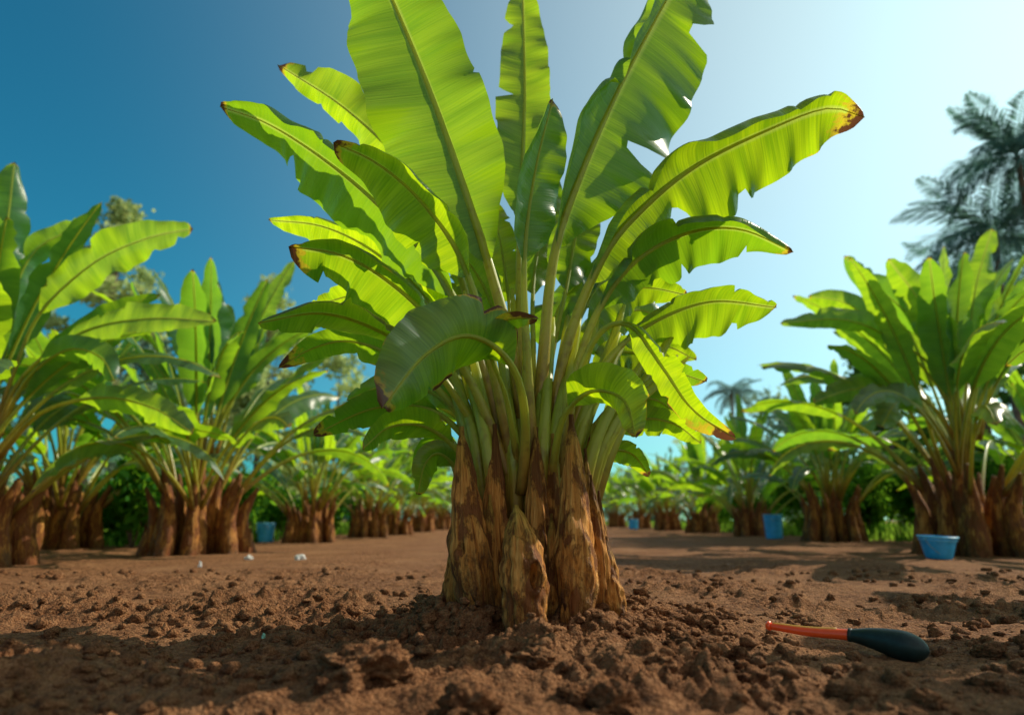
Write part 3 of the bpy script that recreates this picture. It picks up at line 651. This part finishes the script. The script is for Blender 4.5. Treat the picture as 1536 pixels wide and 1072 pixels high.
# ---------------------------------------------------------------- buckets
def bucket(x, y, h, rb, rt, rz, lab, tilt=0, handle=True):
    root = empty('bucket', (x, y, g(x, y)), rz); root.rotation_euler = (tilt, tilt*.4, rz)
    tag(root, lab, 'bucket', 'blue plastic buckets along the rows')
    seg = 36; prof = [(0, .004), (rb*.97, .004), (rb, .015)]
    for i in range(1, 9): t = i/9; prof.append((rb+(rt-rb)*t, h*t))
    prof += [(rt, h), (rt*.97, h)]
    for i in range(9): t = 1-i/9; prof.append(((rb+(rt-rb)*t)*.965, max(.02, h*t)))
    prof.append((0, .02))
    V = []; F = []
    for r, z in prof:
        for k in range(seg): a = 2*PI*k/seg; V.append((max(r, .0005)*math.cos(a), max(r, .0005)*math.sin(a), z))
    for i in range(len(prof)-1):
        for k in range(seg): F.append((i*seg+k, i*seg+(k+1) % seg, (i+1)*seg+(k+1) % seg, (i+1)*seg+k))
    mesh_obj('bucket_body', V, F, 'blue', root)
    for zz, nm in ((h-.012, 'rim'), (h*.82, 'band')):
        ring = [Vector((math.cos(a), math.sin(a), 0))*(rb+(rt-rb)*zz/h+.006)+Vector((0, 0, zz)) for a in np.linspace(0, 2*PI, 37)]
        tube(nm, ring, lambda t: .012 if nm == 'rim' else .007, 'bluein', root, 8, 0, 0, 0, False)
    if handle:
        rr = rt+.012
        arc = [Vector((math.cos(a)*rr, -math.sin(a)*rr*.55, h*.86-math.sin(a)*rr*.85)) for a in np.linspace(0, PI, 20)]
        tube('handle', arc, lambda t: .004, 'wire', root, 6)
        for s in (-1, 1):
            tube('handle_lug', [Vector((s*(rt-.01), 0, h*.86)), Vector((s*(rt+.022), 0, h*.86))], lambda t: .016, 'bluein', root, 10)
bucket(5.95, 9.9, .31, .16, .245, .4, 'tapered light blue bucket on the soil at the foot of the right edge plant', .05)
bucket(7.25, 19.5, .66, .22, .25, 1, 'tall narrow blue bin standing between the second and third plants of the right row')
bucket(-5.95, 17.0, .46, .19, .22, 2, 'dark blue bucket standing between two plants of the left row', 0)
bucket(6.9, 40, .55, .24, .28, 2, 'tiny far blue bucket at the end of the right row', 0, False)

def scrap(px, py, sx, sy, mat, lab, seed, name='pebble', cat='pebble'):
    ray = Vector(((px-768)/FP, 0, 0))+FWD+UP*((536-py)/FP); t = .5/-ray.z; p = CAM+ray*t
    o = mesh_obj(name, rockform(seed*7, 1)*np.array([sx, sx*.8, sy]), f3, mat); o.location = (p.x, p.y, g(p.x, p.y)+sy*.5); tag(o, lab, cat)
scrap(450, 834, .070, .045, 'white', 'larger white stone on the sunlit soil left of the central plant', 1)
scrap(373, 834, .052, .038, 'white', 'smaller white stone just left of the larger white one', 2)
scrap(300, 847, .018, .042, 'white', 'tiny upright white chip left of the white stones', 3, 'scrap', 'scrap')
scrap(395, 953, .008, .014, 'mint', 'tiny pale green scrap on the shaded soil in the left foreground', 4, 'scrap', 'scrap')

# ---------------------------------------------------------------- trees, shrubs, palms
def crown_geo(lobes, n, size, seed, elong=1.6):
    rs = np.random.RandomState(seed)
    w = np.array([l[3]*l[4]*l[5] for l in lobes]); w = w/w.sum()
    cnt = (w*n).astype(int)+1; cen = []; at = []
    for l, c in zip(lobes, cnt):
        d = rs.normal(size=(c, 3)); d /= np.linalg.norm(d, axis=1)[:, None]
        r = rs.rand(c)**.45*(1+.22*rs.normal(size=c))
        cen.append(np.array(l[:3])+d*r[:, None]*np.array(l[3:6])); at.append(np.full(c, rs.rand())*.5+rs.rand(c)*.5)
    cen = np.concatenate(cen); at = np.concatenate(at); c = len(cen)
    a = rs.normal(size=(c, 3)); a /= np.linalg.norm(a, axis=1)[:, None]
    b = rs.normal(size=(c, 3)); b -= a*(a*b).sum(1)[:, None]; b /= np.linalg.norm(b, axis=1)[:, None]
    s = size*(.6+.8*rs.rand(c))[:, None]
    V = np.stack([cen-a*s*elong*.5, cen+b*s*.4, cen+a*s*elong*.5, cen-b*s*.4], 1).reshape(-1, 3)
    return V, np.arange(4*c).reshape(c, 4).tolist(), np.repeat(at, 4)
def tree(x, y, h, w, mat, lab, seed, n=2600, size=.35, bare=.35, group='trees beyond the rows', feathery=False):
    rnd = random.Random(seed); root = empty('tree', (x, y, 0)); tag(root, lab, 'tree', group)
    tp, _ = spline([Vector((0, 0, -.2)), Vector((rnd.uniform(-.3, .3), 0, h*.35)), Vector((rnd.uniform(-.4, .4), 0, h*.85))], 10)
    tr = tube('trunk', tp, lambda t: h*.012*(1-.8*t), 'bark', root, 8, 0, .08, seed)
    lobes = []
    for k in range(16 if not feathery else 34):
        t = bare+(1-bare)*rnd.random(); a = rnd.uniform(0, 6.28)
        rr = w*.5*math.sin(PI*min(1, .25+.75*(t-bare)/(1-bare)))*rnd.uniform(.3, 1)
        c = Vector((rr*math.cos(a), rr*math.sin(a), h*t*.93))
        if feathery: s = w*rnd.uniform(.09, .14); lobes.append((*c, s*1.6, s*1.6, s*.7))
        else: s = w*rnd.uniform(.13, .24); lobes.append((*c, s, s, s*rnd.uniform(.55, .9)))
        q = tp[int(10*min(.95, max(.2, t-.2)))]
        lp, _ = spline([q, q.lerp(c, .5)+Vector((0, 0, h*.03)), c], 6)
        tube('limb', lp, lambda t: h*.003*(1-.8*t), 'bark', tr, 5, 0, 0, k)
    V, F, A_ = crown_geo(lobes, n, size, seed)
    mesh_obj('crown', V, F, mat, root, None, A_, False)
tree(-23.4, 38, 20.6, 5.5, 'tree_y', 'tall thin yellowish tree rising above the leaves at the far left', 1, 2400, .30, .40, feathery=True)
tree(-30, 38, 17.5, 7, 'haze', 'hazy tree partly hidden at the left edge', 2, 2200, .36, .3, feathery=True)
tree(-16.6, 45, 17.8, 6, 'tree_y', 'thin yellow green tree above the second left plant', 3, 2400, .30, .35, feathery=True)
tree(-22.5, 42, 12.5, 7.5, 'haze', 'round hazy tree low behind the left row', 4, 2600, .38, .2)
tree(-12, 46, 12, 8, 'tree_y', 'feathery pale tree behind the left row near the central plant', 5, 2600, .30, .2, feathery=True)
tree(-16, 40, 9.5, 7, 'tree_y', 'low yellow green tree behind the second left plant', 6, 2600, .34, .15)
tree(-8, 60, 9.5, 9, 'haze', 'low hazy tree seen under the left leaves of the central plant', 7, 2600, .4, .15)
tree(19, 34, 10, 7, 'tree_d', 'green tree behind the right edge plants, below the palms', 8, 2600, .36, .15)
tree(25, 33, 13.5, 8, 'tree_d', 'leafy tree at the right edge behind the tallest palm', 9, 2600, .38, .2)
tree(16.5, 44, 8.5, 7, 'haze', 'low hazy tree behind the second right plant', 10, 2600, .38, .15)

def frond_mesh(seed, L, droop):
    rnd = random.Random(seed); V = []; F = []; A_ = []
    n = 34; p = Vector((0, 0, 0)); pts = []
    for i in range(n+1):
        t = i/n; pts.append(p.copy()); el = -droop*t**1.5
        p = p+Vector((math.cos(el), 0, math.sin(el)))*(L/n)
    T = tangents(pts)
    for i in range(n):
        w = .035*(1-i/n)+.006
        b = len(V); V += [pts[i]+Vector((0, w, 0)), pts[i]-Vector((0, w, 0)), pts[i+1]-Vector((0, w, 0)), pts[i+1]+Vector((0, w, 0))]
        F.append((b, b+1, b+2, b+3)); A_ += [.7]*4
    for i in range(3, n+1):
        t = i/n; ll = L*.24*math.sin(PI*min(1, t*.85+.12))**.7
        for s in (-1, 1):
            for q in range(2):
                o = pts[i]-T[i]*(L/n*.5*q)
                d = (T[i]*rnd.uniform(.5, .8)+Vector((0, s*rnd.uniform(.75, 1), rnd.uniform(-.45, .15)))).normalized()
                w = T[i]*.040; e = o+d*ll*rnd.uniform(.8, 1.1)+Vector((0, 0, -ll*.22)); m_ = o+d*ll*.5
                b = len(V); V += [o-w*.5, m_-w, e, m_+w]; F.append((b, b+1, b+2, b+3)); A_ += [rnd.random()]*4
    return V, F, A_
def palm(x, y, h, L, nf, seed, lab, lean=0, mat='palm'):
    rnd = random.Random(seed); root = empty('palm_tree', (x, y, 0)); tag(root, lab, 'palm tree', 'palm trees behind the right row')
    top = Vector((lean, 0, h))
    tp, _ = spline([Vector((0, 0, -.2)), Vector((lean*.25, .1, h*.5)), top], 16)
    tube('trunk', tp, lambda t: .2*(1-.4*t)*(1+.05*math.sin(t*120)), 'bark', root, 10, 0, .05, seed)
    fr = []
    for k in range(nf):
        if k < 5:
            V, F, A_ = frond_mesh(seed*7+k, L*rnd.uniform(.9, 1.1), R(40+20*k)); o = mesh_obj('frond', V, F, mat, root, None, A_, False); fr.append(o)
        else:
            o = fr[k % 5].copy(); C.objects.link(o); o.parent = root
        el = rnd.uniform(-.4, 1.2); o.location = top
        o.rotation_euler = (rnd.uniform(-.3, .3), -el, k*2.399+rnd.uniform(-.2, .2))
q = P(1526, 235, 28); palm(q.x, 28, q.z, 4.0, 32, 3, 'tallest palm tree at the right edge against the pale sky')
q = P(1492, 350, 30); palm(q.x-.4, 30, q.z, 4.4, 32, 5, 'second palm tree lower and left of the tallest palm', .4)
q = P(1448, 425, 36); palm(q.x, 36, q.z, 4.2, 28, 9, 'third palm tree, lowest of the cluster near the right edge', 0)
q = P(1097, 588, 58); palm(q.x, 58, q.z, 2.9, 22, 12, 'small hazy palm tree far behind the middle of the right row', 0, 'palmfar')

def shrub(x, y, w, h, lab, seed, side):
    rnd = random.Random(seed); root = empty('shrub', (x, y, g(x, y))); tag(root, lab, 'shrub', side)
    lobes = []
    for k in range(9):
        a = rnd.uniform(0, 6.28); r = rnd.random()*.36*w; s = rnd.uniform(.16, .28)*w; z = rnd.uniform(.2, .75)*h
        lobes.append((r*math.cos(a), r*math.sin(a), z, s, s, min(s, h*.3)))
    V, F, A_ = crown_geo(lobes, 1900, .13, seed, 1.8); V[:, 2] = np.maximum(V[:, 2], .02)
    mesh_obj('foliage', V, F, 'shrub', root, None, A_, False)
    for k in range(4):
        a = rnd.uniform(0, 6.28); e = Vector((math.cos(a)*w*.2, math.sin(a)*w*.2, h*.6))
        tube('stem', [Vector((0, 0, -.05)), e*.5+Vector((0, 0, .1)), e], lambda t: .02*(1-.6*t), 'bark', root, 5)
ORD = ['first', 'second', 'third', 'fourth', 'fifth', 'sixth', 'seventh', 'eighth', 'ninth', 'tenth']
for k, (x, y) in enumerate([(-11.6, 14.5), (-10.2, 15.2), (-8.8, 15.6), (-7.3, 13.6), (-7.6, 18), (-6.8, 20.5), (-6.6, 24), (-6.4, 29)]):
    shrub(x, y, 2.4, 1.9 if k < 4 else 2.0, ORD[k]+' green shrub from the left, low behind the left row of banana plants', 60+k, 'shrubs behind the left row')
for k, (x, y) in enumerate([(10.2, 36), (10.4, 30), (10.3, 25), (10.3, 20.5), (10.3, 17.8), (10.1, 15), (12.3, 17.5), (13.5, 16)]):
    shrub(x, y, 2.7, 2.4, ORD[k]+' green shrub from the path end, behind the right row of banana plants', 90+k, 'shrubs behind the right row')
rs = random.Random(3); lobes = []
for k in range(170):
    x = -110+220*k/169+rs.uniform(-2, 2); h = rs.uniform(5, 9.5); s = rs.uniform(2, 3.6)
    lobes.append((x, 88+rs.uniform(-6, 6)-abs(x)*.12, h*.45, s, s, h*.5))
V, F, A_ = crown_geo(lobes, 22000, .8, 8, 1.4); V[:, 2] = np.maximum(V[:, 2], 0)
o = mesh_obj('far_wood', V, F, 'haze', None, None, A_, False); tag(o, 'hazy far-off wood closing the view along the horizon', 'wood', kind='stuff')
rs = np.random.RandomState(12); n = 16000
yy = 14+60*rs.rand(n)**1.3; sd_ = np.where(rs.rand(n) < .5, -1, 1)
xx = np.where(sd_ < 0, -(6.0+rs.rand(n)**1.4*26), 9.2+rs.rand(n)**1.4*26)
V = np.zeros((n, 3, 3)); hh = .15+.35*rs.rand(n); an = rs.rand(n)*6.28
V[:, 0] = np.stack([xx-np.cos(an)*.05, yy-np.sin(an)*.05, 0*xx-.03], -1); V[:, 1] = np.stack([xx+np.cos(an)*.05, yy+np.sin(an)*.05, 0*xx-.03], -1)
V[:, 2] = np.stack([xx+rs.normal(size=n)*.1, yy+rs.normal(size=n)*.1, hh], -1)
o = mesh_obj('weeds', V.reshape(-1, 3), np.arange(3*n).reshape(n, 3).tolist(), 'grass', None, None, np.repeat(rs.rand(n), 3), False)
tag(o, 'low green weeds growing beyond the two rows', 'weeds', kind='stuff')

# ---------------------------------------------------------------- light
AZ, EL = R(60), R(38)
sd = Vector((math.sin(AZ)*math.cos(EL), math.cos(AZ)*math.cos(EL), math.sin(EL)))
w = bpy.data.worlds.new('World'); bpy.context.scene.world = w; w.use_nodes = True
nt = w.node_tree; nt.nodes.clear()
out = nt.nodes.new('ShaderNodeOutputWorld')
sky = nt.nodes.new('ShaderNodeTexSky'); sky.sky_type = 'NISHITA'; sky.sun_disc = False
sky.sun_elevation = EL; sky.sun_rotation = AZ; sky.air_density = 1.0; sky.dust_density = 0.7; sky.ozone_density = 1.2
tint = mixc(nt, 1.0, sky.outputs[0], (.16, 1.0, 1.08), 'MULTIPLY')
geo = nd(nt, 'ShaderNodeTexCoord').outputs['Generated']
sdl = Vector((math.sin(AZ)*math.cos(R(24)), math.cos(AZ)*math.cos(R(24)), math.sin(R(24))))
dp = nd(nt, 'ShaderNodeVectorMath', {0: geo, 1: tuple(sdl)}, operation='DOT_PRODUCT').outputs['Value']
gl = math_(nt, 'POWER', math_(nt, 'MAXIMUM', dp, 0.0), 2.6)
glc = mixc(nt, 1.0, (9.5, 8.6, 6.6), gl, 'MULTIPLY')
add = mixc(nt, 1.0, tint, glc, 'ADD')
# warm fill light added to the half of the sky behind the camera
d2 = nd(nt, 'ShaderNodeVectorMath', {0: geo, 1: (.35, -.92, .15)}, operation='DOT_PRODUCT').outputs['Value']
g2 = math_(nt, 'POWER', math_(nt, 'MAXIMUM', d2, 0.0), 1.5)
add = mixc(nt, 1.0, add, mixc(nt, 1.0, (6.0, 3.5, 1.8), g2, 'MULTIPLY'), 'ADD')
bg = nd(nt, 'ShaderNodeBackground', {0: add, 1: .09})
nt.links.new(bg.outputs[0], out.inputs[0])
sl = bpy.data.lights.new('sun', 'SUN'); sl.energy = 5; sl.angle = R(.5); sl.color = (1, .90, .72)
so = bpy.data.objects.new('sun', sl); C.objects.link(so); so.rotation_euler = (-sd).to_track_quat('-Z', 'Y').to_euler()

cam = bpy.data.cameras.new('camera'); cam.lens = 24; cam.sensor_width = 36; cam.clip_end = 3000; cam.clip_start = .05
cam.dof.use_dof = True; cam.dof.focus_distance = 3.4; cam.dof.aperture_fstop = 1.1
co = bpy.data.objects.new('camera', cam); C.objects.link(co); co.location = CAM; co.rotation_euler = (PI/2+pit, 0, 0)
bpy.context.scene.camera = co
s = bpy.context.scene.view_settings; s.view_transform = 'Standard'; s.look = 'None'; s.exposure = 0
